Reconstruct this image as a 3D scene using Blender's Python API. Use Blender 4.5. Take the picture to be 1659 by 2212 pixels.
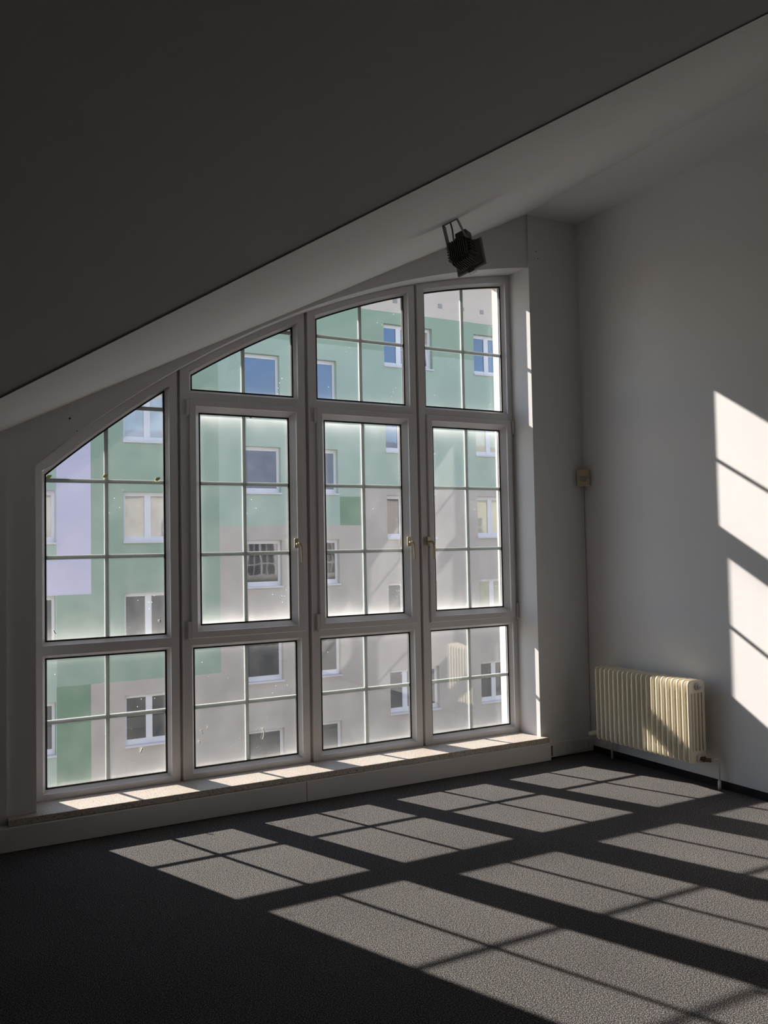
import bpy, bmesh, math, random
from mathutils import Vector, Matrix
random.seed(7)
for o in list(bpy.data.objects): bpy.data.objects.remove(o, do_unlink=True)
SC = bpy.context.scene
COL = SC.collection
# ---------------------------------------------------------------- camera
cam_d = bpy.data.cameras.new('camera'); cam = bpy.data.objects.new('camera', cam_d); COL.objects.link(cam)
RR = ((0.87743407, -0.47932574, -0.01887576), (-0.00281285, -0.04448976, 0.99900588), (0.47968901, 0.8765087, 0.04038511))
cam.matrix_world = Matrix(((RR[0][0], RR[1][0], -RR[2][0], 0.0), (RR[0][1], RR[1][1], -RR[2][1], -5.5151),
                           (RR[0][2], RR[1][2], -RR[2][2], 1.6), (0, 0, 0, 1)))
cam_d.sensor_fit = 'VERTICAL'; cam_d.sensor_height = 36; cam_d.lens = 1888.7 / 2212 * 36
cam_d.clip_end = 300; cam_d.clip_start = 0.05
SC.camera = cam
# ---------------------------------------------------------------- light
SUN_TO = Vector((-0.378, 1.0, 0.608)).normalized()
w = bpy.data.worlds.new('sky'); SC.world = w; w.use_nodes = True
nt = w.node_tree; nt.nodes.clear()
sky = nt.nodes.new('ShaderNodeTexSky'); sky.sky_type = 'NISHITA'; sky.sun_disc = False
sky.sun_elevation = math.asin(SUN_TO.z); sky.sun_rotation = math.atan2(SUN_TO.x, SUN_TO.y)
sky.air_density = 1.0; sky.dust_density = 0.2; sky.ozone_density = 2.0
# broken white cloud over the blue
tc = nt.nodes.new('ShaderNodeTexCoord'); nz = nt.nodes.new('ShaderNodeTexNoise')
nz.inputs['Scale'].default_value = 2.6; nz.inputs['Detail'].default_value = 6
cr = nt.nodes.new('ShaderNodeValToRGB'); cr.color_ramp.elements[0].position = 0.52; cr.color_ramp.elements[1].position = 0.70
mx = nt.nodes.new('ShaderNodeMixRGB'); mx.inputs['Color2'].default_value = (4.5, 4.5, 4.7, 1)
bg = nt.nodes.new('ShaderNodeBackground'); bg.inputs['Strength'].default_value = 0.345
ow = nt.nodes.new('ShaderNodeOutputWorld')
nt.links.new(tc.outputs['Generated'], nz.inputs['Vector']); nt.links.new(nz.outputs['Fac'], cr.inputs['Fac'])
hs = nt.nodes.new('ShaderNodeHueSaturation'); hs.inputs['Saturation'].default_value = 0.95
nt.links.new(cr.outputs['Color'], mx.inputs['Fac']); nt.links.new(sky.outputs['Color'], hs.inputs['Color']); nt.links.new(hs.outputs['Color'], mx.inputs['Color1'])
nt.links.new(mx.outputs['Color'], bg.inputs['Color']); nt.links.new(bg.outputs['Background'], ow.inputs['Surface'])
sd = bpy.data.lights.new('sun', 'SUN'); sd.energy = 17.4; sd.angle = math.radians(0.55); sd.color = (1.0, 0.90, 0.81)
sun = bpy.data.objects.new('sun', sd); COL.objects.link(sun)
sun.location = SUN_TO * 40; sun.rotation_euler = SUN_TO.to_track_quat('Z', 'Y').to_euler()
SC.view_settings.view_transform = 'Standard'; SC.view_settings.look = 'None'
SC.view_settings.exposure = 0.0; SC.view_settings.gamma = 1.0
SC.view_settings.use_curve_mapping = False

# ---------------------------------------------------------------- materials
def newmat(name):
    m = bpy.data.materials.new(name); m.use_nodes = True
    return m, m.node_tree, m.node_tree.nodes['Principled BSDF']
def mat(name, col, rough=0.6, var=0.0, scale=8.0, bump=0.0, bscale=200.0, metal=0.0, spec=0.5, ior=None):
    m, t, b = newmat(name)
    b.inputs['Base Color'].default_value = (*col, 1); b.inputs['Roughness'].default_value = rough
    b.inputs['Metallic'].default_value = metal; b.inputs['Specular IOR Level'].default_value = spec
    if ior: b.inputs['IOR'].default_value = ior
    c = t.nodes.new('ShaderNodeTexCoord')
    if var > 0:
        n = t.nodes.new('ShaderNodeTexNoise'); n.inputs['Scale'].default_value = scale; n.inputs['Detail'].default_value = 5
        r = t.nodes.new('ShaderNodeValToRGB')
        r.color_ramp.elements[0].position = 0.3; r.color_ramp.elements[1].position = 0.7
        r.color_ramp.elements[0].color = (*[v * (1 - var) for v in col], 1)
        r.color_ramp.elements[1].color = (*[min(1, v * (1 + var)) for v in col], 1)
        t.links.new(c.outputs['Object'], n.inputs['Vector']); t.links.new(n.outputs['Fac'], r.inputs['Fac'])
        t.links.new(r.outputs['Color'], b.inputs['Base Color'])
    if bump > 0:
        n2 = t.nodes.new('ShaderNodeTexNoise'); n2.inputs['Scale'].default_value = bscale; n2.inputs['Detail'].default_value = 4
        bp = t.nodes.new('ShaderNodeBump'); bp.inputs['Strength'].default_value = bump; bp.inputs['Distance'].default_value = 0.004
        t.links.new(c.outputs['Object'], n2.inputs['Vector']); t.links.new(n2.outputs['Fac'], bp.inputs['Height'])
        t.links.new(bp.outputs['Normal'], b.inputs['Normal'])
    return m
M = {}
M['plaster'] = mat('white_painted_plaster', (0.745, 0.728, 0.73), 0.9, 0.02, 1.5, 0.10, 90)
M['plaster_back'] = mat('darkened_unseen_plaster', (0.30, 0.29, 0.29), 0.9, 0.02, 1.5, 0.2, 90)  # plaster darkened for the unseen walls, to cut bounced light
M['ceiling'] = mat('white_ceiling_paint', (0.71, 0.695, 0.69), 0.92, 0.02, 1.2, 0.10, 120)
M['pvc'] = mat('white_window_plastic', (0.73, 0.71, 0.715), 0.38, 0.02, 3)
M['trunk'] = mat('white_trunking_plastic', (0.70, 0.675, 0.67), 0.45, 0.02, 3)
M['gasket'] = mat('black_rubber_gasket', (0.012, 0.012, 0.012), 0.6)
M['muntin'] = mat('white_glazing_bar', (0.74, 0.80, 0.76), 0.4)
M['gap'] = mat('dark_gap', (0.02, 0.02, 0.02), 0.9)
M['gold'] = mat('champagne_handle', (0.56, 0.49, 0.34), 0.35, metal=0.4)
M['rad'] = mat('cream_radiator_enamel', (0.84, 0.77, 0.62), 0.30, 0.02, 4)
M['valve'] = mat('cream_valve_plastic', (0.64, 0.58, 0.45), 0.45)
M['chrome'] = mat('chrome_bush', (0.7, 0.7, 0.7), 0.22, metal=1.0)
M['brass'] = mat('aged_brass_fitting', (0.16, 0.09, 0.05), 0.5, metal=0.6)
M['pipe'] = mat('white_painted_pipe', (0.72, 0.70, 0.68), 0.4)
M['lampblack'] = mat('black_cast_aluminium', (0.045, 0.044, 0.044), 0.5, 0.2, 30)
M['lampgrey'] = mat('dark_grey_bracket', (0.20, 0.18, 0.165), 0.5, 0.1, 10)
M['cable'] = mat('grey_lamp_cable', (0.22, 0.19, 0.17), 0.6)
M['lens'] = mat('lamp_glass', (0.25, 0.25, 0.25), 0.1)
M['sensor'] = mat('yellowed_sensor_plastic', (0.52, 0.44, 0.28), 0.5)
M['sensorlens'] = mat('sensor_lens_plastic', (0.30, 0.30, 0.26), 0.35)
M['skirt'] = mat('black_carpet_skirting', (0.012, 0.012, 0.013), 0.95)
M['dirt'] = mat('dried_white_dirt', (0.8, 0.78, 0.72), 0.8)
M['tape'] = mat('yellow_tape_scrap', (0.75, 0.74, 0.25), 0.7)
M['backing'] = mat('roof_slab', (0.28, 0.27, 0.26), 0.9)
M['frame_far'] = mat('far_white_window_plastic', (0.78, 0.77, 0.82), 0.4)
M['sill_far'] = mat('far_sill_metal', (0.66, 0.64, 0.68), 0.45)
M['render_cream'] = mat('cream_house_render', (0.56, 0.51, 0.43), 0.9, 0.03, 1.0)
M['rooftile'] = mat('grey_roof', (0.20, 0.20, 0.21), 0.8, 0.15, 3)
M['court'] = mat('courtyard_paving', (0.34, 0.33, 0.31), 0.9, 0.2, 0.6)

def facade_mat(name, col):
    return mat(name, col, 0.92, 0.05, 0.7, 0.3, 25)
M['f_light'] = facade_mat('pale_green_render', (0.415, 0.52, 0.44))
M['f_mid'] = facade_mat('mid_green_render', (0.315, 0.42, 0.33))
M['f_dark'] = facade_mat('dark_green_render', (0.20, 0.315, 0.21))
M['f_beige'] = facade_mat('grey_beige_render', (0.52, 0.46, 0.415))
M['f_top'] = facade_mat('pinkish_beige_render', (0.68, 0.59, 0.53))
M['f_lav'] = facade_mat('lavender_render', (0.64, 0.60, 0.76))
M['vent'] = mat('grey_vent_cover', (0.36, 0.33, 0.33), 0.7)

# carpet: charcoal with light flecks
m, t, b = newmat('charcoal_flecked_carpet'); M['carpet'] = m
c = t.nodes.new('ShaderNodeTexCoord')
n = t.nodes.new('ShaderNodeTexNoise'); n.inputs['Scale'].default_value = 230; n.inputs['Detail'].default_value = 3; n.inputs['Roughness'].default_value = 0.7
n3 = t.nodes.new('ShaderNodeTexNoise'); n3.inputs['Scale'].default_value = 1.6; n3.inputs['Detail'].default_value = 3
r = t.nodes.new('ShaderNodeValToRGB'); e = r.color_ramp.elements
e[0].position = 0.40; e[0].color = (0.010, 0.011, 0.014, 1); e[1].position = 0.62; e[1].color = (0.38, 0.355, 0.335, 1)
k = e.new(0.51); k.color = (0.050, 0.048, 0.050, 1)
mm = t.nodes.new('ShaderNodeMixRGB'); mm.blend_type = 'MULTIPLY'; mm.inputs['Fac'].default_value = 0.35
t.links.new(c.outputs['Object'], n.inputs['Vector']); t.links.new(c.outputs['Object'], n3.inputs['Vector'])
t.links.new(n.outputs['Fac'], r.inputs['Fac']); t.links.new(r.outputs['Color'], mm.inputs['Color1']); t.links.new(n3.outputs['Fac'], mm.inputs['Color2'])
t.links.new(mm.outputs['Color'], b.inputs['Base Color']); b.inputs['Roughness'].default_value = 1.0; b.inputs['Specular IOR Level'].default_value = 0.1
bp = t.nodes.new('ShaderNodeBump'); bp.inputs['Strength'].default_value = 0.3; bp.inputs['Distance'].default_value = 0.004
t.links.new(n.outputs['Fac'], bp.inputs['Height']); t.links.new(bp.outputs['Normal'], b.inputs['Normal'])

# granite sill
m, t, b = newmat('beige_granite'); M['granite'] = m
c = t.nodes.new('ShaderNodeTexCoord')
v = t.nodes.new('ShaderNodeTexVoronoi'); v.inputs['Scale'].default_value = 170
n = t.nodes.new('ShaderNodeTexNoise'); n.inputs['Scale'].default_value = 120; n.inputs['Detail'].default_value = 3
r = t.nodes.new('ShaderNodeValToRGB'); e = r.color_ramp.elements
e[0].position = 0.34; e[0].color = (0.27, 0.23, 0.195, 1); e[1].position = 0.47; e[1].color = (0.60, 0.53, 0.46, 1)
k = e.new(0.7); k.color = (0.66, 0.60, 0.53, 1)
mm = t.nodes.new('ShaderNodeMixRGB'); mm.blend_type = 'MULTIPLY'; mm.inputs['Fac'].default_value = 0.25
t.links.new(c.outputs['Object'], n.inputs['Vector']); t.links.new(c.outputs['Object'], v.inputs['Vector'])
t.links.new(n.outputs['Fac'], r.inputs['Fac']); t.links.new(r.outputs['Color'], mm.inputs['Color1']); t.links.new(v.outputs['Color'], mm.inputs['Color2'])
t.links.new(mm.outputs['Color'], b.inputs['Base Color']); b.inputs['Roughness'].default_value = 0.35

# window glass: clear, mirror reflection by Fresnel, a film of dust that is thicker at the pane's rim
def glass(name, dust=0.035, rim=0.45, bottom=0.0):
    m = bpy.data.materials.new(name); m.use_nodes = True; t = m.node_tree; t.nodes.clear()
    N = t.nodes.new; L = t.links.new
    out = N('ShaderNodeOutputMaterial'); tr = N('ShaderNodeBsdfTransparent'); tr.inputs['Color'].default_value = (0.965, 0.972, 0.975, 1)
    gl = N('ShaderNodeBsdfGlossy'); gl.inputs['Roughness'].default_value = 0.0; gl.inputs['Color'].default_value = (1, 1, 1, 1)
    geo = N('ShaderNodeNewGeometry'); dt = N('ShaderNodeVectorMath'); dt.operation = 'DOT_PRODUCT'
    L(geo.outputs['Incoming'], dt.inputs[0]); L(geo.outputs['Normal'], dt.inputs[1])
    def q_(op, a, b=None):
        q = N('ShaderNodeMath'); q.operation = op
        for i_, v_ in enumerate((a, b)):
            if v_ is None: continue
            if hasattr(v_, 'is_linked'): L(v_, q.inputs[i_])
            else: q.inputs[i_].default_value = v_
        return q.outputs[0]
    # Schlick reflectance of one glass face, the same from either side
    fres = q_('ADD', q_('MULTIPLY', q_('POWER', q_('SUBTRACT', 1.0, q_('ABSOLUTE', dt.outputs['Value'])), 5.0), 0.945), 0.055)
    m1 = N('ShaderNodeMixShader'); L(fres, m1.inputs['Fac']); L(tr.outputs[0], m1.inputs[1]); L(gl.outputs[0], m1.inputs[2])
    tl = N('ShaderNodeBsdfTranslucent'); tl.inputs['Color'].default_value = (0.95, 0.95, 0.93, 1)
    c = N('ShaderNodeTexCoord'); sp = N('ShaderNodeSeparateXYZ'); L(c.outputs['Generated'], sp.inputs[0])
    def math_(op, a, bv=None, b2=None):
        q = N('ShaderNodeMath'); q.operation = op
        for i_, v_ in enumerate((a, bv, b2)):
            if v_ is None: continue
            if hasattr(v_, 'is_linked'): L(v_, q.inputs[i_])
            else: q.inputs[i_].default_value = v_
        return q.outputs[0]
    # distance to the rim in x and z (0 at rim, .5 in the middle)
    dx = math_('SUBTRACT', 0.5, math_('ABSOLUTE', math_('SUBTRACT', sp.outputs[0], 0.5)))
    dz = math_('SUBTRACT', 0.5, math_('ABSOLUTE', math_('SUBTRACT', sp.outputs[2], 0.5)))
    nz = N('ShaderNodeTexNoise'); nz.inputs['Scale'].default_value = 5; nz.inputs['Detail'].default_value = 7
    L(c.outputs['Object'], nz.inputs['Vector'])
    st = N('ShaderNodeMapping'); st.inputs['Scale'].default_value = (90, 1, 3.0); L(c.outputs['Object'], st.inputs['Vector'])
    n2 = N('ShaderNodeTexNoise'); n2.inputs['Scale'].default_value = 1.0; n2.inputs['Detail'].default_value = 3; L(st.outputs[0], n2.inputs['Vector'])
    ex = math_('MULTIPLY', math_('POWER', 2.718, math_('MULTIPLY', dx, -55.0)), rim * 0.55)
    ez = math_('MULTIPLY', math_('POWER', 2.718, math_('MULTIPLY', dz, -34.0)), rim)
    eb = math_('MULTIPLY', math_('POWER', 2.718, math_('MULTIPLY', sp.outputs[2], -9.0)), bottom)
    eb = math_('MULTIPLY', eb, math_('ADD', n2.outputs['Fac'], 0.4))
    edge = math_('MULTIPLY', math_('ADD', math_('ADD', ex, ez), eb), math_('ADD', nz.outputs['Fac'], 0.15))
    film = math_('MULTIPLY', math_('POWER', nz.outputs['Fac'], 1.6), dust * 3.0)
    vo = N('ShaderNodeTexVoronoi'); vo.inputs['Scale'].default_value = 26; L(c.outputs['Object'], vo.inputs['Vector'])
    sz = math_('MULTIPLY', math_('GREATER_THAN', nz.outputs['Fac'], 0.60), 0.055)
    spot = math_('MULTIPLY', math_('LESS_THAN', vo.outputs['Distance'], sz), 0.5)
    fac = math_('MINIMUM', math_('ADD', math_('ADD', edge, film), spot), 0.85)
    m2 = N('ShaderNodeMixShader'); L(fac, m2.inputs['Fac']); L(m1.outputs[0], m2.inputs[1]); L(tl.outputs[0], m2.inputs[2])
    L(m2.outputs[0], out.inputs['Surface'])
    return m
M['glass_clean'] = glass('window_glass', 0.0015, 0.02, 0.0)
M['glass_rim'] = glass('window_glass_dusty_rim', 0.007, 0.20, 0.010)
M['glass_low'] = glass('window_glass_dusty_foot', 0.006, 0.05, 0.035)

def far_glass(name, col, ior=2.0):
    m = mat(name, col, 0.03, 0.25, 1.3, 0.0, ior=ior)
    t = m.node_tree; b = t.nodes['Principled BSDF']
    c = t.nodes.new('ShaderNodeTexCoord'); n = t.nodes.new('ShaderNodeTexNoise'); n.inputs['Scale'].default_value = 1.4
    bp = t.nodes.new('ShaderNodeBump'); bp.inputs['Strength'].default_value = 0.09; bp.inputs['Distance'].default_value = 0.02
    t.links.new(c.outputs['Object'], n.inputs['Vector']); t.links.new(n.outputs['Fac'], bp.inputs['Height']); t.links.new(bp.outputs['Normal'], b.inputs['Normal'])
    return m
M['fg_dark'] = far_glass('dark_room_behind_glass', (0.018, 0.022, 0.030))
M['fg_grey'] = far_glass('grey_room_behind_glass', (0.045, 0.05, 0.062))
M['fg_sky'] = far_glass('sky_tinted_glass', (0.03, 0.045, 0.085), 2.6)
M['fg_sky'].node_tree.nodes['Principled BSDF'].inputs['Specular Tint'].default_value = (0.62, 0.78, 1.0, 1)  # blue of the reflected sky put into the base colour and tint
M['fg_blind'] = far_glass('pale_blind_behind_glass', (0.44, 0.42, 0.40))
M['fg_cream'] = far_glass('cream_toned_glass', (0.50, 0.47, 0.33))  # pane body toned pale cream
M['fg_curtain'] = far_glass('white_curtain_behind_glass', (0.42, 0.48, 0.56))

# ---------------------------------------------------------------- mesh builder
class MB:
    def __init__(s): s.v = []; s.f = []; s.mi = []; s.smooth = []
    def add(s, vs, fs, mi=0, sm=False):
        o = len(s.v); s.v += [tuple(p) for p in vs]; s.f += [tuple(i + o for i in f) for f in fs]
        s.mi += [mi] * len(fs); s.smooth += [sm] * len(fs)
    def box(s, x0, x1, y0, y1, z0, z1, mi=0):
        v = [(x, y, z) for x in (x0, x1) for y in (y0, y1) for z in (z0, z1)]
        s.add(v, [(0, 1, 3, 2), (4, 6, 7, 5), (0, 4, 5, 1), (2, 3, 7, 6), (0, 2, 6, 4), (1, 5, 7, 3)], mi)
    def obox(s, c, ax, half, mi=0):      # oriented box: centre, 3 axes, half sizes
        c = Vector(c); v = []
        for i in (-1, 1):
            for j in (-1, 1):
                for k in (-1, 1): v.append(c + ax[0] * (i * half[0]) + ax[1] * (j * half[1]) + ax[2] * (k * half[2]))
        s.add(v, [(0, 1, 3, 2), (4, 6, 7, 5), (0, 4, 5, 1), (2, 3, 7, 6), (0, 2, 6, 4), (1, 5, 7, 3)], mi)
    def prism(s, pts, d, mi=0):          # planar polygon extruded by vector d
        n = len(pts); a = [Vector(p) for p in pts]; b_ = [p + Vector(d) for p in a]
        f = [tuple(range(n)), tuple(reversed(range(n, 2 * n)))]
        f += [(i, i + n, (i + 1) % n + n, (i + 1) % n) for i in range(n)]
        s.add(a + b_, f, mi)
    def tube(s, pts, r, seg=10, caps=True, rr=None, sm=True):
        pts = [Vector(p) for p in pts]; n = len(pts); vs = []
        up = Vector((0, 0, 1))
        prev = None
        for i, p in enumerate(pts):
            d = (pts[min(i + 1, n - 1)] - pts[max(i - 1, 0)]).normalized()
            if prev is None:
                a = d.cross(up) if abs(d.z) < 0.95 else d.cross(Vector((1, 0, 0)))
            else: a = prev - d * prev.dot(d)
            a.normalize(); prev = a; b_ = d.cross(a)
            q = rr[i] if rr else r
            for k in range(seg):
                t_ = 2 * math.pi * k / seg
                vs.append(p + (a * math.cos(t_) + b_ * math.sin(t_)) * q)
        fs = [(i * seg + k, i * seg + (k + 1) % seg, (i + 1) * seg + (k + 1) % seg, (i + 1) * seg + k) for i in range(n - 1) for k in range(seg)]
        s.add(vs, fs, 0, sm)
        if caps:
            s.add(vs[:seg], [tuple(reversed(range(seg)))]); s.add(vs[-seg:], [tuple(range(seg))])
    def build(s, name, material, parent=None, kind=None, label=None):
        me = bpy.data.meshes.new(name)
        off = Vector((0, 0, 0))
        p = parent
        while p is not None: off = off + Vector(p.location); p = p.parent
        me.from_pydata([tuple(Vector(v) - off) for v in s.v], [], s.f)
        mats = material if isinstance(material, (list, tuple)) else [material]
        for q in mats: me.materials.append(q)
        for i, pl in enumerate(me.polygons): pl.material_index = s.mi[i]; pl.use_smooth = s.smooth[i]
        bm = bmesh.new(); bm.from_mesh(me); bmesh.ops.remove_doubles(bm, verts=bm.verts, dist=1e-5)
        bmesh.ops.recalc_face_normals(bm, faces=bm.faces); bm.to_mesh(me); bm.free()
        o = bpy.data.objects.new(name, me); COL.objects.link(o)
        if parent is not None: o.parent = parent
        if kind: o['kind'] = kind
        if label: o['label'] = label
        return o
def bevel(o, wdt, seg=2):
    mo = o.modifiers.new('bevel', 'BEVEL'); mo.width = wdt; mo.segments = seg; mo.limit_method = 'ANGLE'
    return o
def thing(name, label, cat, loc=(0, 0, 0), kind=None, group=None):
    o = bpy.data.objects.new(name, None); COL.objects.link(o); o.location = loc; o.empty_display_size = 0.1
    o['label'] = label; o['category'] = cat
    if kind: o['kind'] = kind
    if group: o['group'] = group
    return o
def tag(o, label, cat, kind=None):
    o['label'] = label; o['category'] = cat
    if kind: o['kind'] = kind
    return o

# ---------------------------------------------------------------- dimensions (metres)
YC = -0.279          # face of the right pier of the window wall
YI = -0.262          # face of the wall around the window
XL, XRV, XRF = 0.640, 4.145, 4.163   # jambs
XW = 4.650           # right wall
ZS = 0.1664          # top of the stone sill
def poly3(c, x): q = x - 2.4; return ((c[0] * q + c[1]) * q + c[2]) * q + c[3]
def arch_f(x): return poly3((0.01236, -0.10494, 0.42074, 3.22757), x)   # outer edge of the frames
def arch_g(x): return poly3((0.00758, -0.10924, 0.44200, 3.15621), x)   # glass edge
def arch_e(x): return poly3((0.00642, -0.09970, 0.43713, 3.22023), x)   # edge of the reveal at the room side
def slope(x): return 2.051 + 0.4990 * x                                   # cross gable ceiling
ZTOP = slope(4.15)
def valley_y(x): return -1.789 - (x - 0.324) * 1.0347
def main_z(y): return 2.2127 + (-1.789 - y) * 0.4823
XLEFT, YBACK = -3.0, -9.5
YFLAT = -1.789 - (ZTOP - 2.2127) / 0.4823

# ---------------------------------------------------------------- room shell
mb = MB(); mb.box(XLEFT - .2, XW + .2, YBACK - .2, YC + .3, -0.12, 0.0); o = mb.build('floor', M['carpet'])
tag(o, 'charcoal flecked carpet floor with sunlight patches', 'floor', 'structure')
YO = 0.13            # outer face of the wall
mb = MB()
n = 48
def slice_(x0, x1, za0, za1, zb0, zb1, y0, y1):
    mb.add([(x0, y0, za0), (x1, y0, za1), (x1, y0, zb1), (x0, y0, zb0), (x0, y1, za0), (x1, y1, za1), (x1, y1, zb1), (x0, y1, zb0)],
           [(0, 1, 2, 3), (4, 7, 6, 5), (0, 4, 5, 1), (3, 2, 6, 7), (0, 3, 7, 4), (1, 5, 6, 2)])
# left of the window, below it, above it
xleft_end = -1.15
mb.box(XLEFT - .2, xleft_end, YI, YO, -0.1, 1.60)
slice_(xleft_end, XL, -0.1, -0.1, slope(xleft_end) + .12, slope(XL) + .12, YI, YO)
mb.box(XL, XRV, YI, YO, -0.1, 0.130)
xs = [XL + (XRV - XL) * i / n for i in range(n + 1)]
def outer_arch(x): return arch_g(x) + 0.03
for i in range(n):
    a, b_ = xs[i], xs[i + 1]
    ta, tb = min(slope(a), ZTOP) + .12, min(slope(b_), ZTOP) + .12
    slice_(a, b_, arch_e(a), arch_e(b_), ta, tb, YI, -0.05)
    slice_(a, b_, arch_f(a), arch_f(b_), ta, tb, -0.05, 0.045)
    slice_(a, b_, outer_arch(a), outer_arch(b_), ta, tb, 0.045, YO)
mb.prism([(XRF, YC, -0.1), (XW + .2, YC, -0.1), (XW + .2, YO, -0.1), (XRV, YO, -0.1), (XRV, -0.05, -0.1)], (0, 0, ZTOP + .22))
slice_(XRV, XRF, arch_e(XRV), arch_e(XRF), min(slope(XRV), ZTOP) + .12, ZTOP + .12, YI, -0.052)
# slim outer lining of the left and right jamb
wallw = mb.build('wall_window', M['plaster'])
tag(wallw, 'white plastered gable wall around the arched window', 'wall', 'structure')
mb = MB(); mb.box(XLEFT, 0.487, YC - .006, YI, 0.0, 1.47)
mb.add([(xleft_end, YC - .006, 1.4702), (0.487, YC - .006, 1.4702), (0.487, YC - .006, slope(.487)), (xleft_end, YC - .006, slope(xleft_end)),
        (xleft_end, YI, 1.4702), (0.487, YI, 1.4702), (0.487, YI, slope(.487)), (xleft_end, YI, slope(xleft_end))],
       [(0, 1, 2, 3), (4, 7, 6, 5), (0, 4, 5, 1), (3, 2, 6, 7), (0, 3, 7, 4), (1, 5, 6, 2)])
o = mb.build('pier', M['plaster'], wallw, label='slightly raised white pier left of the window')
for (x, y, z, r_) in ((0.825, YI, 2.375, .006), (0.865, YI, 2.305, .003), (4.239, YC, 3.848, .004), (4.255, YC, 3.793, .004)):
    mb = MB(); mb.tube([(x, y + .002, z), (x, y - .0012, z)], r_, 8); mb.build('nail_hole', M['gap'], wallw)
# ceilings
mb = MB(); T = 0.15
def ceil_poly(pts):
    mb.prism(pts, (0, 0, T))
xv = xleft_end - .02
ceil_poly([(xv, YI, slope(xv)), (4.15, YI, ZTOP), (4.15, YFLAT, ZTOP), (xv, YI - 1e-4, slope(xv))])
cr_slope = mb
o = mb.build('ceiling', M['ceiling']); tag(o, 'white slope of the ceiling rising along the window arch', 'ceiling', 'structure')
mb = MB()
ceil_poly([(4.15, YI, ZTOP), (XW + .15, YI, ZTOP), (XW + .15, YBACK - .1, ZTOP), (4.15, YBACK - .1, ZTOP)])
ceil_poly([(4.15, YFLAT, ZTOP), (4.15, YBACK - .1, ZTOP), (XLEFT - .1, YBACK - .1, ZTOP), (XLEFT - .1, YFLAT, ZTOP)])
mb.build('flat_ceiling', M['ceiling'], o)
mb = MB()
ceil_poly([(xv, YI, main_z(YI)), (4.15, YFLAT, ZTOP), (XLEFT - .1, YFLAT, ZTOP), (XLEFT - .1, YI, main_z(YI))])
mb.build('roof_slope', M['ceiling'], o, label='broad slope of the roof in deep shade')
mb = MB(); mb.box(XW, XW + .2, YBACK - .2, YC + .05, -0.1, ZTOP + .1); o = mb.build('wall_right', M['plaster'])
tag(o, 'white plastered right wall with sunlight patches', 'wall', 'structure')
mb = MB(); mb.box(XLEFT - .2, XLEFT, YBACK - .2, YI + .1, -0.1, ZTOP + .1); o = mb.build('wall_left', M['plaster_back']); tag(o, 'unseen left wall of the room, darkened to cut bounced light', 'wall', 'structure')
mb = MB(); mb.box(XLEFT - .2, XW + .2, YBACK - .2, YBACK, -0.1, ZTOP + .1); o = mb.build('wall_back', M['plaster_back']); tag(o, 'unseen back wall of the room, darkened to cut bounced light', 'wall', 'structure')
mb = MB(); mb.box(XW - .008, XW, YBACK, YC - .02, 0, 0.048); o = mb.build('baseboard_right', M['skirt']); tag(o, 'black carpet skirting along the right wall', 'skirting', 'structure')

# stone sill
mb = MB(); mb.box(0.488, XL, -0.336, YI - .0005, 0.130, ZS); mb.box(XL, XRV, -0.336, -0.008, 0.130, ZS); mb.box(XRV, XRF, -0.336, -0.04, 0.130, ZS); mb.box(XRF, 4.203, -0.336, YC - .0005, 0.130, ZS)
sl = bevel(mb.build('trim_1', M['granite']), 0.003); tag(sl, 'speckled beige granite window sill', 'window sill', 'structure')
# plinth casing under the sill
t1 = thing('trim_2', 'white casing running along the floor below the stone sill', 'casing', (0.4, -0.31, 0), 'structure')
for (a, b_) in ((XLEFT, 2.2285), (2.2315, 4.196)):
    mb = MB(); mb.box(a, b_, -0.357, YC - .008 if b_ < 2.3 else YC - .002, 0.002, 0.128); bevel(mb.build('casing_panel', M['trunk'], t1), 0.003)
mb = MB(); mb.box(XLEFT, 4.19, -0.352, -0.337, 0.128, 0.1298); mb.build('ledge', M['trunk'], t1)
# trunking by the pier
t2 = thing('trim_3', 'small white cable trunking between window sill casing and radiator corner', 'trunking', (4.45, -0.3, 0.02), 'structure')
mb = MB(); mb.box(4.198, XW - .001, -0.288, YC - .001, 0.016, 0.112); mb.build('back_box', M['gap'], t2)
mb = MB(); mb.box(4.198, XW - .001, -0.318, YC - .001, 0.096, 0.114); mb.build('upper_rail', M['trunk'], t2)
mb = MB(); mb.box(4.198, XW - .001, -0.314, YC - .001, 0.012, 0.020); mb.build('lower_rail', M['trunk'], t2)
for (a, b_) in ((4.243, 4.380), (4.3815, 4.592), (4.597, XW - .002)):
    mb = MB(); mb.box(a, b_, -0.316, -0.289, 0.020, 0.0955); bevel(mb.build('cover', M['trunk'], t2), 0.002)

# ---------------------------------------------------------------- the arched window, one unit per column
def sweep(poly, prof, mb):
    # poly: CCW (x,z) loop; prof: closed list (outward offset, y)
    n_ = len(poly); P = [Vector((p[0], p[1])) for p in poly]; mit = []
    for i in range(n_):
        d1 = (P[i] - P[i - 1]).normalized(); d2 = (P[(i + 1) % n_] - P[i]).normalized()
        n1 = Vector((d1.y, -d1.x)); n2 = Vector((d2.y, -d2.x)); q = n1 + n2
        mit.append(q / max(0.2, (1 + n1.dot(n2))))
    k_ = len(prof); vs = []
    for i in range(n_):
        for (o_, y) in prof:
            q = P[i] + mit[i] * o_; vs.append((q.x, y, q.y))
    fs = [(i * k_ + j, ((i + 1) % n_) * k_ + j, ((i + 1) % n_) * k_ + (j + 1) % k_, i * k_ + (j + 1) % k_) for i in range(n_) for j in range(k_)]
    mb.add(vs, fs)
def arch_poly(l, r, zb, segs=10):
    p = [(l, zb), (r, zb)]
    p += [(r - (r - l) * i / segs, arch_g(r - (r - l) * i / segs)) for i in range(segs + 1)]
    return p
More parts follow.
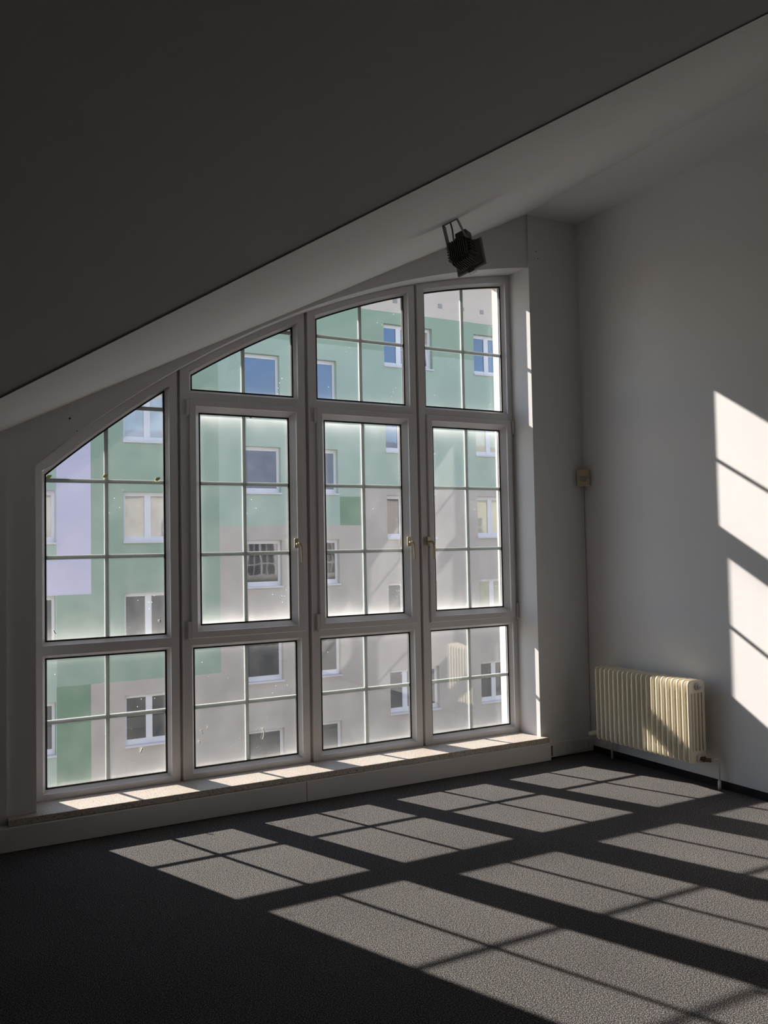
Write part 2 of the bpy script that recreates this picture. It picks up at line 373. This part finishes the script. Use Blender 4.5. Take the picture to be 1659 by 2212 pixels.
def rect_poly(l, r, zb, zt): return [(l, zb), (r, zb), (r, zt), (l, zt)]
BEAD = [(0, -0.012), (0.002, -0.018), (0.018, -0.042), (0.0195, -0.054), (0.021, -0.0555), (0.021, 0.034), (0.016, 0.034), (0.0, 0.014)]
SASH = [(0, -0.012), (0.002, -0.019), (0.018, -0.040), (0.032, -0.058), (0.034, -0.068), (0.036, -0.070), (0.072, -0.071), (0.076, -0.067), (0.076, -0.0565), (0.056, -0.0562), (0.056, 0.028), (0.012, 0.028), (0.0, 0.014)]
Z0, Z1, ZU, ZC0, ZM1, ZM2, ZC1, ZT = 0.2215, 0.984, 1.080, 1.1226, 1.5763, 2.036, 2.492, 2.6345
ZM0 = 0.605
def pane_set(parent, poly, gl, gasket_y=-0.012, off=0.0):
    xs_ = [p[0] for p in poly]; zs_ = [p[1] for p in poly]
    mb = MB(); mb.prism([(p[0], -0.0095, p[1]) for p in poly], (0, 0.003, 0)); pn = mb.build('pane', M[gl], parent)
    mb = MB(); mb.prism([(p[0], 0.0075, p[1]) for p in poly], (0, 0.003, 0)); pn2 = mb.build('pane', M['glass_clean'], parent)
    mb = MB(); sweep(poly, [(-0.0090, -0.0140), (-0.0090, -0.0098), (0.001, -0.0098), (0.001, -0.0140)], mb); mb.build('gasket', M['gasket'], parent)
    mb = MB(); sweep(poly, [(-0.006, 0.0108), (-0.006, 0.014), (0.001, 0.014), (0.001, 0.0108)], mb); mb.build('gasket', M['gasket'], parent)
def muntins(parent, l, r, m_, z0, ztop_fn, rows):
    hw = 0.0128; y0, y1 = -0.0042, 0.0050
    zt = ztop_fn(m_)
    mb = MB(); mb.box(m_ - hw, m_ + hw, y0, y1, z0, zt - .001)
    bevel(mb.build('glazing_bar', M['muntin'], parent), 0.002)
    for z in rows:
        # clip at the arch
        x_l, x_r = l, r
        while x_l < r and ztop_fn(x_l) < z + .012: x_l += 0.01
        for (a, b_) in ((x_l, m_ - hw), (m_ + hw, x_r)):
            if b_ - a > 0.02:
                mb = MB(); mb.box(a, b_, y0, y1, z - hw, z + hw); bevel(mb.build('glazing_bar', M['muntin'], parent), 0.002)
def handle(parent, x, z):
    y = -0.0710
    mb = MB(); mb.box(x - .014, x + .014, y - .014, y + .0005, z - .034, z + .034)
    h = bevel(mb.build('handle', M['gold'], parent, label='champagne coloured window handle'), 0.006, 3)
    return h, y
def lever(parent, x, z, y, dx):
    mb = MB(); mb.tube([(x, y - .012, z), (x, y - .040, z)], 0.009, 12); 
    mb.tube([(x, y - .040, z + .004), (x + dx * .5, y - .046, z + .002), (x + dx, y - .050, z - .02), (x + dx, y - .050, z - .125)], 0.0075, 10, rr=[.009, .009, .0085, .0068])
    mb.build('lever', M['gold'], parent)
def hinge(parent, x, z, h_):
    mb = MB(); mb.box(x - .009, x + .009, -0.079, -0.0562, z - h_ / 2, z + h_ / 2); mb.tube([(x - .003, -0.077, z - h_ / 2 - .012), (x - .003, -0.077, z - h_ / 2 + .004)], .007, 8)
    bevel(mb.build('hinge', M['trunk'], parent), 0.002)
cols = [ # outer x0,x1, glass l,r, muntin x, casement l,r
    ('A', XL, 1.507, 0.7205, 1.4366, 1.078, None), ('B', 1.537, 2.390, 1.6072, 2.3201, 1.9658, (1.6579, 2.2835)),
    ('C', 2.424, 3.275, 2.4941, 3.2045, 2.8473, (2.5448, 3.164)), ('D', 3.3055, XRV, 3.3757, 4.0836, 3.7264, (3.4309, 4.0468))]
wl = {'A': 'leftmost and lowest section of the arched window, with fixed panes', 'B': 'second section of the arched window, with a hinged casement',
      'C': 'third section of the arched window, with a hinged casement', 'D': 'tallest rightmost section of the arched window, beside the reveal'}
FY0, FY1 = -0.055, 0.034
for ci, (cn, ox0, ox1, l, r, mx_, cs) in enumerate(cols):
    W = thing('window_%d' % (ci + 1), wl[cn], 'window', ((ox0 + ox1) / 2, -0.01, ZS), 'structure')
    mb = MB(); e_ = 0.020; fb = ZS + .0005
    slice_(ox0, l - e_, fb, fb, arch_f(ox0), arch_f(l - e_), FY0, FY1)
    slice_(r + e_, ox1, fb, fb, arch_f(r + e_), arch_f(ox1), FY0, FY1)
    mb.box(l - e_, r + e_, FY0, FY1, fb, Z0 - e_)
    if cs is None:
        mb.box(l - e_, r + e_, FY0, FY1, Z1 + e_, ZU - e_)
    else:
        cl, cr_ = cs
        hx0, hx1, hz0, hz1 = cl - .058, cr_ + .058, ZC0 - .058, ZC1 + .058
        mb.box(l - e_, r + e_, FY0, FY1, Z1 + e_, hz0)
        mb.box(l - e_, r + e_, FY0, FY1, hz1, ZT - e_)
        mb.box(l - e_, hx0, FY0, FY1, hz0, hz1); mb.box(hx1, r + e_, FY0, FY1, hz0, hz1)
    ns = 12
    for i in range(ns):      # arch head
        w0, w1 = l - e_, r + e_
        a = w0 + (w1 - w0) * i / ns; b_ = w0 + (w1 - w0) * (i + 1) / ns
        lo = lambda x: arch_g(min(max(x, l), r)) + e_ * .95
        slice_(a, b_, lo(a), lo(b_), arch_f(a), arch_f(b_), FY0, FY1)
    lowp = rect_poly(l, r, Z0, Z1); sweep(lowp, BEAD, mb)
    upp = arch_poly(l, r, ZU if cs is None else ZT); sweep(upp, BEAD, mb)
    fr = mb.build('frame', M['pvc'], W)
    # fine mitre seams of the beads
    pane_set(fr, lowp, 'glass_low'); muntins(fr, l, r, mx_, Z0, lambda x: Z1, [ZM0])
    pane_set(fr, upp, 'glass_clean' if cs else 'glass_low')
    muntins(fr, l, r, mx_, ZU if cs is None else ZT, arch_g, [ZM1, ZM2, 2.50] if cs is None else [3.08])
    if cs:
        mb = MB(); cp = rect_poly(cl, cr_, ZC0, ZC1); sweep(cp, SASH, mb); sh = mb.build('casement', M['pvc'], W)
        pane_set(sh, cp, 'glass_rim'); muntins(sh, cl, cr_, (cl + cr_) / 2 if cn != 'B' else 1.966, ZC0, lambda x: ZC1, [ZM1, ZM2])
        hx, hdx = {'B': (2.300, .022), 'C': (3.177, .020), 'D': (3.335 + .044 - .04, .024)}[cn]
        h_, y = handle(sh, hx, 1.638); lever(sh, hx, 1.632, y, hdx)
        hgx = cl - .088 if cn != 'D' else cr_ + .088
        hinge(W, hgx, 2.515, .09); hinge(W, hgx, 1.10, .11)
    if ci < 3:
        nx = cols[ci + 1][1]
        mb = MB(); zt_ = arch_f(ox1 + .01) + .004
        mb.box(ox1, nx, -0.028, FY1 - .002, fb, arch_f(ox1 + .01) + .006); mb.build('coupling_strip', M['pvc'], W)
        mb = MB(); mb.box(nx - .013, nx - .001, -0.061, -0.028, fb, zt_); bevel(mb.build('cover_strip', M['pvc'], W), .003)
    if cn in 'AB D':
        pts = {'A': [(0.744, 2.056), (1.072, 2.068), (1.39, 2.056)], 'B': [(2.015, 2.484)], 'D': [(3.722, 2.486)]}.get(cn, [])
        for (x, z) in pts:
            s_ = .013 if z < 2.2 else .009
            mb = MB(); mb.prism([(x - s_ * 1.3, -0.0112, z - s_ * .4), (x - s_ * .2, -0.0112, z - s_), (x + s_, -0.0112, z - s_ * .1), (x + s_ * 1.4, -0.0112, z + s_ * .9), (x - s_ * .5, -0.0112, z + s_ * .8)], (0, .0015, 0))
            mb.build('tape_scrap', M['tape'], fr)

# dried streaks and specks on the panes
fa = bpy.data.objects['frame']; fb_ = bpy.data.objects['frame.001']
def dirt(par, pts, r_):
    mb = MB(); mb.tube([(x, -.0112, z) for x, z in pts], r_, 6); mb.build('dirt_mark', M['dirt'], par)
dirt(fb_, [(1.645, .452), (1.655, .458), (1.662, .448), (1.663, .432)], .0022)
dirt(fb_, [(1.640, .392), (1.646, .380), (1.641, .374)], .0030)
dirt(fb_, [(1.700, .480), (1.695, .466), (1.692, .458)], .0018)
dirt(fb_, [(2.070, .425), (2.078, .405), (2.078, .380), (2.070, .356), (2.064, .350)], .0028)
dirt(fb_, [(2.028, .420), (2.036, .412)], .0018)
dirt(fa, [(1.283, .392), (1.276, .372), (1.272, .362)], .0045)
dirt(fa, [(1.392, 1.172), (1.402, 1.164), (1.396, 1.158)], .0045)
dirt(fa, [(.768, 1.148), (.776, 1.130), (.782, 1.126)], .0028)
rnd = random.Random(3)
for q in range(16):
    x = rnd.uniform(.95, 1.40); z = rnd.choice([rnd.uniform(1.10, 1.14), rnd.uniform(.30, .85)]); dirt(fa, [(x, z), (x + .002, z + .003)], .0018)
for q in range(12):
    x = rnd.uniform(1.65, 2.28); z = rnd.uniform(.28, .92); dirt(fb_, [(x, z), (x + .002, z + .003)], .0018)
# ---------------------------------------------------------------- radiator
XF, XB = 4.452, 4.606
RT, RB = 0.695, 0.160
rad = thing('radiator', 'cream column radiator standing in the corner below the right wall', 'radiator', (4.53, -1.0, 0))
ncol = 20; ya, yb = -0.572, -1.432; pitch = (yb - ya) / (ncol - 1)
def section(y):
    mb = MB(); d_ = 0.0092
    zt, zb = RT, RB; rr_ = 0.030
    # outline (x,z) of the sheet section with rounded corners, headers above and below, five columns between
    cnr = []
    for (cx_, cz, a0) in ((XF + rr_, zb + rr_, 180), (XB - rr_, zb + rr_, 270), (XB - rr_, zt - rr_, 0), (XF + rr_, zt - rr_, 90)):
        for k in range(5):
            a = math.radians(a0 + 90 * k / 4); cnr.append((cx_ + rr_ * math.cos(a), cz + rr_ * math.sin(a)))
    hb, ht = zb + .078, zt - .085
    bot = [p for p in cnr if p[1] < hb]; top = [p for p in cnr if p[1] > ht]
    def slab(poly, dd):
        # bevelled slab: thin rim, fuller middle
        cx_ = sum(p[0] for p in poly) / len(poly); cz = sum(p[1] for p in poly) / len(poly)
        def ring(sx, yy): return [(cx_ + (p[0] - cx_) * sx, yy, cz + (p[1] - cz) * (sx if sx == 1 else sx * .96)) for p in poly]
        k = len(poly); R_ = [ring(.975, y - dd), ring(1, y - dd * .5), ring(1, y + dd * .5), ring(.975, y + dd)]
        vs = [q for g in R_ for q in g]
        fs = [(a * k + i, a * k + (i + 1) % k, (a + 1) * k + (i + 1) % k, (a + 1) * k + i) for a in range(3) for i in range(k)]
        fs += [tuple(range(k)), tuple(range(3 * k, 4 * k))]
        mb.add(vs, fs)
    sweep(cnr, [(-.026, y + .006), (-.026, y - .006), (-.019, y - d_), (-.006, y - d_), (0, y - .004), (0, y + .004), (-.006, y + d_), (-.019, y + d_)], mb)
    ins = .012
    slab([(XF + ins, zb + ins), (XB - ins, zb + ins), (XB - ins, hb), (XF + ins, hb)], d_ * .92)
    slab([(XF + ins, ht), (XB - ins, ht), (XB - ins, zt - ins), (XF + ins, zt - ins)], d_ * .92)
    wcol = (XB - XF) / 5
    for i in range(1, 4):
        cx_ = XF + wcol * .40 + (XB - XF - wcol * .80) * i / 4; vs = []
        for z in (hb - .004, ht + .004):
            for k in range(10):
                a = 2 * math.pi * k / 10; vs.append((cx_ + math.cos(a) * wcol * .36, y + math.sin(a) * d_, z))
        mb.add(vs, [(k, (k + 1) % 10, 10 + (k + 1) % 10, 10 + k) for k in range(10)], 0, True)
    return mb
first = section(ya).build('section', M['rad'], rad)
for i in range(1, ncol):
    c_ = first.copy(); c_.location = (0, pitch * i, 0); c_.parent = rad; COL.objects.link(c_)
for z in (RT - .031, RB + .031):
    mb = MB(); mb.tube([(4.53, ya + .010, z), (4.53, yb - .010, z)], 0.017, 12); mb.build('header_tube', M['rad'], rad)
mb = MB(); mb.tube([(4.532, yb - .008, RT - .040), (4.532, yb - .024, RT - .040)], .025, 18); mb.tube([(4.532, yb - .024, RT - .040), (4.532, yb - .038, RT - .040)], .019, 6)
mb.build('end_plug', M['pipe'], rad, label='white plug with chrome vent')
mb = MB(); mb.tube([(4.532, yb - .037, RT - .040), (4.532, yb - .046, RT - .040)], .011, 10); mb.build('air_vent', M['chrome'], rad)
mb = MB(); mb.tube([(4.532, yb - .010, RB + .031), (4.532, yb - .026, RB + .031)], .025, 18); mb.build('end_bush', M['pipe'], rad)
mb = MB(); mb.tube([(4.532, yb - .026, RB + .031), (4.540, yb - .060, RB + .029), (4.556, yb - .085, RB + .029)], .013, 10); mb.tube([(4.534, yb - .040, RB + .031), (4.537, yb - .052, RB + .031)], .019, 6)
mb.build('return_fitting', M['brass'], rad, label='brown unpainted pipe fitting')
mb = MB(); pp = [(4.556, yb - .083, RB + .029), (4.578, yb - .094, RB + .033), (4.598, yb - .100, RB + .033), (4.606, yb - .101, RB + .026), (4.608, yb - .101, RB + .01), (4.608, yb - .100, 0.0)]
mb.tube(pp, .0075, 10); mb.tube([(4.608, yb - .1, .052), (4.608, yb - .1, 0.0)], .0105, 10); mb.build('return_pipe', M['pipe'], rad)
for y in (-0.72, -1.28):
    for z in (RB + .05, RT - .12):
        mb = MB(); mb.box(4.600, XW - .0005, y - .010, y + .010, z, z + .04); mb.build('wall_bracket', M['pipe'], rad)
# thermostatic valve at the corner end
mb = MB(); yv_ = ya + .012
mb.tube([(4.532, yv_ - .01, RB + .031), (4.532, yv_ + .05, RB + .031)], .015, 12); mb.tube([(4.532, yv_ + .012, RB + .031), (4.532, yv_ + .024, RB + .031)], .021, 6)
mb.build('valve_body', M['brass'], rad)
mb = MB(); a_ = Vector((4.53, yv_ + .045, RB + .038)); d_ = Vector((-.66, .68, -.25)).normalized()
mb.tube([a_, a_ + d_ * .012, a_ + d_ * .03, a_ + d_ * .075, a_ + d_ * .082], .017, 14, rr=[.018, .023, .021, .020, .016]); mb.build('thermostat_head', M['valve'], rad)
mb = MB(); mb.tube([(4.532, yv_ + .045, RB + .031), (4.58, yv_ + .03, RB + .028), (4.610, yv_ + .012, RB + .01), (4.612, yv_ + .010, RB - .02), (4.612, yv_ + .010, 0.0)], .0075, 10); mb.build('supply_pipe', M['pipe'], rad)

# ---------------------------------------------------------------- motion sensor and its cable in the corner
ms = thing('motion_sensor', 'small yellowed motion sensor mounted high in the room corner', 'sensor', (4.60, -0.33, 2.10))
dv = Vector((-.62, -.78, 0)).normalized(); sv = Vector((.78, -.62, 0)); uv = Vector((0, 0, 1))
cc = Vector((4.592, -0.345, 2.108))
mb = MB(); mb.obox(cc, (sv, dv, uv), (.040, .020, .064)); bevel(mb.build('housing', M['sensor'], ms), .008, 3)
mb = MB(); mb.obox(cc - dv * .026, (sv, dv, uv), (.047, .010, .064)); bevel(mb.build('back_plate', M['trunk'], ms), .004, 2)
# half round lens
pts = []
for k in range(17):
    a = math.pi + math.pi * k / 16; pts.append(cc + dv * .0185 + sv * (.034 * math.cos(a)) + uv * (.012 + .045 * math.sin(a)))
mb = MB(); mb.prism(pts, dv * .006); bevel(mb.build('lens', M['sensorlens'], ms), .002)
cb = MB(); cb.box(4.627, 4.640, YC - .009, YC - .0005, 0.1145, 2.05); o = cb.build('cable_duct', M['plaster']); tag(o, 'thin white cable duct running down the corner from the motion sensor', 'cable duct')

# ---------------------------------------------------------------- floodlight under the ceiling slope
RC = [Vector(RR[0]), Vector(RR[1]), Vector(RR[2])]   # orientation seen in the room: right, up, forward
base = Vector((2.498, -1.730, slope(2.498) - .002))
fl = thing('floodlight', 'black finned halogen floodlight hanging from the ceiling slope above the window', 'lamp', base)
fdir = (RC[0] * .60 - RC[1] * .15 + RC[2] * .78).normalized()
udir = (RC[0] * -.13 + RC[1] * .95 + RC[2] * .28); udir = (udir - fdir * udir.dot(fdir)).normalized()
sdir = fdir.cross(udir).normalized()
if sdir.dot(RC[0]) < 0: sdir = -sdir
ctr = Vector((2.520, -1.815, 3.112)) 
AX = (sdir, fdir, udir)
def P(s_, f_, u_): return ctr + sdir * s_ + fdir * f_ + udir * u_
# tapered body
def loft(rings, mb):
    k = len(rings[0]); vs = [q for g in rings for q in g]
    fs = [(a * k + i, a * k + (i + 1) % k, (a + 1) * k + (i + 1) % k, (a + 1) * k + i) for a in range(len(rings) - 1) for i in range(k)]
    fs += [tuple(range(k)), tuple(range((len(rings) - 1) * k, len(rings) * k))]
    mb.add(vs, fs)
def rg(f_, hs, hu, du=0): return [P(-hs, f_, -hu + du), P(hs, f_, -hu + du), P(hs, f_, hu + du), P(-hs, f_, hu + du)]
mb = MB(); loft([rg(-.050, .046, .046), rg(-.040, .052, .052), rg(.012, .056, .056), rg(.055, .078, .070)], mb)
body = bevel(mb.build('housing', M['lampblack'], fl), .003)
for i in range(9):      # back fins
    s_ = -.044 + .011 * i
    mb = MB(); mb.obox(P(s_, -.052, 0), AX, (.0022, .014, .050)); mb.build('cooling_fin', M['lampblack'], body)
for sd_ in (-1, 1):
    for i in range(5):
        mb = MB(); mb.obox(P(sd_ * .060, -.014, -.034 + .017 * i), AX, (.010, .030, .0022)); mb.build('cooling_fin', M['lampblack'], body)
for i in range(9):      # under fins
    s_ = -.048 + .012 * i
    mb = MB(); mb.obox(P(s_, -.004, -.060), AX, (.0022, .040, .010)); mb.build('cooling_fin', M['lampblack'], body)
mb = MB(); loft([rg(.055, .083, .076), rg(.060, .086, .079), rg(.070, .086, .079)], mb); bevel(mb.build('front_frame', M['lampgrey'], fl), .003)
mb = MB(); loft([rg(.0705, .070, .062), rg(.073, .070, .062)], mb); mb.build('glass', M['lens'], fl)
for u_ in (-.084, .084):
    mb = MB(); mb.obox(P(0, .066, u_), AX, (.018, .012, .006)); mb.build('clip', M['chrome'], fl)
# junction box on top
mb = MB(); loft([[P(s_, f_, u_) for (s_, u_) in ((-.012, .056), (.012, .056), (.012, .070), (-.012, .070))] for f_ in (.000, .035)], mb)
mb.obox(P(.006, .022, .098), AX, (.034, .030, .025)); bevel(mb.build('junction_box', M['lampblack'], fl), .006, 2)
# U bracket
bL = Vector((2.483, -1.691, slope(2.483))); bR = Vector((2.520, -1.765, slope(2.520)))
bd = (bR - bL).normalized()
bL = (bL + bR) / 2 - bd * .042; bR = bL + bd * .084
aL, aR = P(-.055, -.044, .040), P(.055, -.044, .040)
mb = MB()
nrm = Vector((.447, 0, -.894)); wd = bd.cross(nrm).normalized()
mb.obox((bL + bR) / 2 + nrm * .003, (bd, wd, nrm), (.044, .011, .002))
for (p0, p1) in ((bL, aL), (bR, aR)):
    d_ = (p1 - p0); L_ = d_.length; d_.normalize(); tk = (bd - d_ * bd.dot(d_)).normalized(); wv = d_.cross(tk)
    mb.obox((p0 + p1) / 2 + nrm * .001, (wv, tk, d_), (.019, .0016, L_ / 2 + .004))
mb.build('bracket', M['lampgrey'], fl)
for p1, s_ in ((aL, -1), (aR, 1)):
    mb = MB(); mb.tube([p1 - sdir * .004, p1 + sdir * (.010 * s_)], .008, 8); mb.build('bracket_bolt', M['lampgrey'], fl)
mb = MB(); q0 = (bL + bR) / 2 + nrm * .002; q3 = P(-.010, .010, .098)
mb.tube([q0, q0 + nrm * .04 - bd * .006, q0 + nrm * .09 - bd * .022, q3 - sdir * .030 + udir * .006, q3 - sdir * .012, q3], .0045, 8); mb.build('lamp_cable', M['cable'], fl)

# ---------------------------------------------------------------- apartment building across the courtyard
YF = 18.0
bld = thing('apartment_building', 'green, lavender and beige rendered apartment block seen through the window', 'building', (10.0, YF + 5, -12.0))
FX0, FX1, FZ0, FZ1 = -8.0, 28.0, -12.0, 10.55
K = 2.675
tw = [(0.525 + K * k) for k in range(-4, 4)]; tn = [(1.87 + K * k) for k in range(-5, 3)]
# (x0, x1, list of tops, inner bars)
wcols = [(-4.6, -2.9, tw, 3), (-1.35, 0.0, tn, 2), (2.02, 3.33, tw, 2), (5.04, 6.36, tw, 2), (8.40, 9.50, tn, 1), (10.22, 11.33, tn, 1),
         (12.98, 14.74, tw, 3), (16.34, 18.10, tw, 3), (20.9, 22.2, tw, 2)]
HW = 1.36
holes = []
for ci, (a, b_, tops, nb) in enumerate(wcols):
    for tt in tops:
        if tt - HW > FZ0 and tt < 9.0: holes.append((a, b_, tt - HW, tt, nb, ci))
def zone(x, z):
    if z > 8.92: return 4
    if z < -1.775:
        if x > 4.185: return 3
        return 2 if 3.35 < x < 4.185 else 0
    if x < 4.205:
        if 0.54 < z < 8.3 and (x > 3.36 or z < 1.43): return 5
        if x < 3.36: return 0
        return 1
    if x < 7.65:
        if z < 1.81: return 1
        return 1
    if x < 12.07:
        if z < 2.28: return 3
        if x > 11.37 and z < 3.14: return 2
        return 0 if z < 7.70 else 1
    if z < 3.50: return 3
    return 0 if z < 7.67 else 1
gx = sorted(set([FX0, FX1, 3.35, 3.36, 4.185, 4.205, 7.65, 11.37, 12.07] + [v for h in holes for v in h[:2]]))
gz = sorted(set([FZ0, FZ1, -1.775, 0.54, 1.43, 1.81, 2.28, 3.14, 3.50, 7.67, 7.70, 8.3, 8.92] + [v for h in holes for v in h[2:4]]))
mb = MB()
for i in range(len(gx) - 1):
    for j in range(len(gz) - 1):
        xm, zm = (gx[i] + gx[i + 1]) / 2, (gz[j] + gz[j + 1]) / 2
        if any(h[0] < xm < h[1] and h[2] < zm < h[3] for h in holes): continue
        mb.add([(gx[i], YF, gz[j]), (gx[i + 1], YF, gz[j]), (gx[i + 1], YF, gz[j + 1]), (gx[i], YF, gz[j + 1])], [(0, 1, 2, 3)], zone(xm, zm))
RD = 0.20
for h in holes:
    zc = zone(h[1] + .05, (h[2] + h[3]) / 2)
    a, b_, c_, d_ = h[:4]
    for q in ([(a, c_), (a, d_)], [(b_, c_), (b_, d_)], [(a, d_), (b_, d_)], [(a, c_), (b_, c_)]):
        mb.add([(q[0][0], YF, q[0][1]), (q[1][0], YF, q[1][1]), (q[1][0], YF + RD, q[1][1]), (q[0][0], YF + RD, q[0][1])], [(0, 1, 2, 3)], zc)
mb.box(FX0, FX1, YF + .25, YF + 10, FZ0, FZ1, 3)
fm = [M['f_light'], M['f_mid'], M['f_dark'], M['f_beige'], M['f_top'], M['f_lav']]
mb.build('wall', fm, bld)
mb = MB(); mb.box(FX0 - .3, FX1 + .3, YF - .35, YF + 10.3, FZ1, FZ1 + .25); mb.build('roof', M['backing'], bld)
for x, z, s_ in ((15.065, 9.32, .075), (15.93, 9.32, .062), (16.69, 9.31, .07), (13.40, 9.30, .075), (12.35, 9.30, .07)):
    mb = MB(); mb.box(x - s_, x + s_, YF - .015, YF + .0, z - s_, z + s_); mb.build('vent_cover', M['vent'], bld)
look = {(3, 2): 'fg_blind', (7, 1): 'fg_cream', (7, 2): 'fg_cream', (6, 3): 'fg_grey'}
for (a, b_, c_, d_, nb, ci) in holes:
    row = round((d_ - 0.525) / K) if wcols[ci][2] is tw else round((d_ - 1.87) / K)
    key = 'fg_dark'
    if ci == 3: key = {1: 'fg_blind', 2: 'fg_curtain', 0: 'fg_grey', -1: 'fg_dark'}.get(row, 'fg_dark')
    if ci == 2: key = {1: 'fg_blind', 0: 'fg_grey', -1: 'fg_grey'}.get(row, 'fg_grey')
    if ci == 4: key = 'fg_sky' if row > 0 else 'fg_dark'
    if ci == 5: key = 'fg_sky' if row > 0 else 'fg_dark'
    if ci == 6: key = {3: 'fg_sky', 2: 'fg_sky', 1: 'fg_grey', 0: 'fg_grey'}.get(row, 'fg_grey')
    if ci == 7: key = {3: 'fg_sky', 2: 'fg_cream', 1: 'fg_cream', 0: 'fg_cream', -1: 'fg_grey'}.get(row, 'fg_grey')
    y0, y1 = YF + RD - .045, YF + RD + .02
    mb = MB(); t_ = .075; zb_ = c_ + .045
    mb.box(a, a + t_, y0, y1, zb_ + .13, d_ - t_ - .03); mb.box(b_ - t_, b_, y0, y1, zb_ + .13, d_ - t_ - .03)
    mb.box(a, b_, y0, y1, d_ - t_ - .03, d_ - .0); mb.box(a, b_, y0, y1, zb_, zb_ + .13)
    st_ = (b_ - a) / nb
    for q in range(1, nb): mb.box(a + st_ * q - .085, a + st_ * q + .085, y0 - .01, y1, zb_ + .04, d_ - .06)
    wf = mb.build('window_frame', M['frame_far'], bld)
    tilt = (ci == 6 and row == 3)
    for q in range(nb):
        x0_ = a + (t_ if q == 0 else st_ * q + .085); x1_ = a + (st_ * (q + 1) - .085 if q < nb - 1 else (b_ - a) - t_)
        mb = MB()
        if tilt and q == nb - 1:
            zb2, zt2 = zb_ + .13, d_ - t_ - .03
            mb.add([(x0_, y0 + .03, zb2), (x1_, y0 + .03, zb2), (x1_, y0 + .20, zt2), (x0_, y0 + .20, zt2)], [(0, 1, 2, 3)])
            mb.build('pane', M['fg_grey'], wf)
            mb = MB()
            for (xa, xb) in ((x0_ - .02, x0_ + .04), (x1_ - .06, x1_ + .01)):
                mb.add([(xa, y0 - .02, zb2), (xb, y0 - .02, zb2), (xb, y0 + .15, zt2), (xa, y0 + .15, zt2), (xa, y0 + .03, zb2), (xb, y0 + .03, zb2), (xb, y0 + .20, zt2), (xa, y0 + .20, zt2)],
                       [(0, 1, 2, 3), (4, 7, 6, 5), (0, 4, 5, 1), (3, 2, 6, 7), (0, 3, 7, 4), (1, 5, 6, 2)])
            mb.build('tilted_sash', M['frame_far'], wf)
        else:
            mb.box(x0_ - .01, x1_ + .01, y0 + .02, y0 + .03, zb_ + .12, d_ - t_ - .02); mb.build('pane', M[key], wf)
    mb = MB(); mb.box(a - .015, b_ + .015, YF - .06, YF + RD - .03, c_ - .005, c_ + .045); mb.build('sill', M['sill_far'], wf)

# ---------------------------------------------------------------- the outside of this house and the courtyard
mb = MB()
hx0, hx1 = XL, XRV
ZE = 4.40
mb.box(-8, XL, YO, YO + .05, -12, 1.0); 
def wbox(x0, x1, z0, z1): mb.box(x0, x1, YO, YO + .05, z0, z1)
wbox(-8, XL + .004, 1.0, ZE); wbox(XL + .004, XRV, -12, 0.150); wbox(XRV + .02, 36, -12, ZE)
for i in range(n):
    a, b_ = xs[i], xs[i + 1]
    slice_(a, b_, outer_arch(a), outer_arch(b_), ZE, ZE, YO, YO + .05)
mb.box(XRV, XRV + .03, YO, YO + .05, 0.15, ZE)
ext = mb.build('wall_exterior', M['render_cream']); tag(ext, 'cream rendered outside wall of the house around the arched window', 'wall', 'structure')
for x in (-5.6, 7.2, 11.4, 15.7, 20.0, 24.3, 28.6):
    for z0, z1 in ((0.3, 3.2), (-3.4, -1.2)):
        mb = MB(); mb.box(x - .75, x + .75, YO + .051, YO + .075, z0, z1)
        g = mb.build('pane', M['fg_dark'], ext)
        mb = MB()
        for q in range(5): mb.box(x - .77 + q * .37, x - .77 + q * .37 + (.07 if q % 2 == 0 else .03), YO + .05, YO + .10, z0, z1)
        nr = 5 if z1 - z0 > 2.5 else 4
        for q in range(nr + 1):
            zz = z0 + (z1 - z0) * q / nr; mb.box(x - .77, x + .77, YO + .05, YO + .10, zz - .02, zz + .02)
        mb.build('window_frame', M['frame_far'], ext)
mb = MB()
mb.prism([(-8.4, YO + .5, ZE), (36, YO + .5, ZE), (36, -7.5, ZE + 3.9), (-8.4, -7.5, ZE + 3.9)], (0, 0, .12))
o = mb.build('roof', M['rooftile']); tag(o, 'grey roof of the house above the room', 'roof', 'structure')
# keep daylight out of the roof space
mb = MB(); mb.box(-8, 36, -10.1, -10.0, -12, ZE + 3.9); o = mb.build('wall_far_exterior', M['render_cream']); tag(o, 'cream rear outside wall of the house', 'wall', 'structure')
mb = MB(); mb.box(-40, 60, -14, 60, -12.3, -12.0); o = mb.build('ground', M['court']); tag(o, 'paved courtyard ground far below between the houses', 'ground', 'structure')
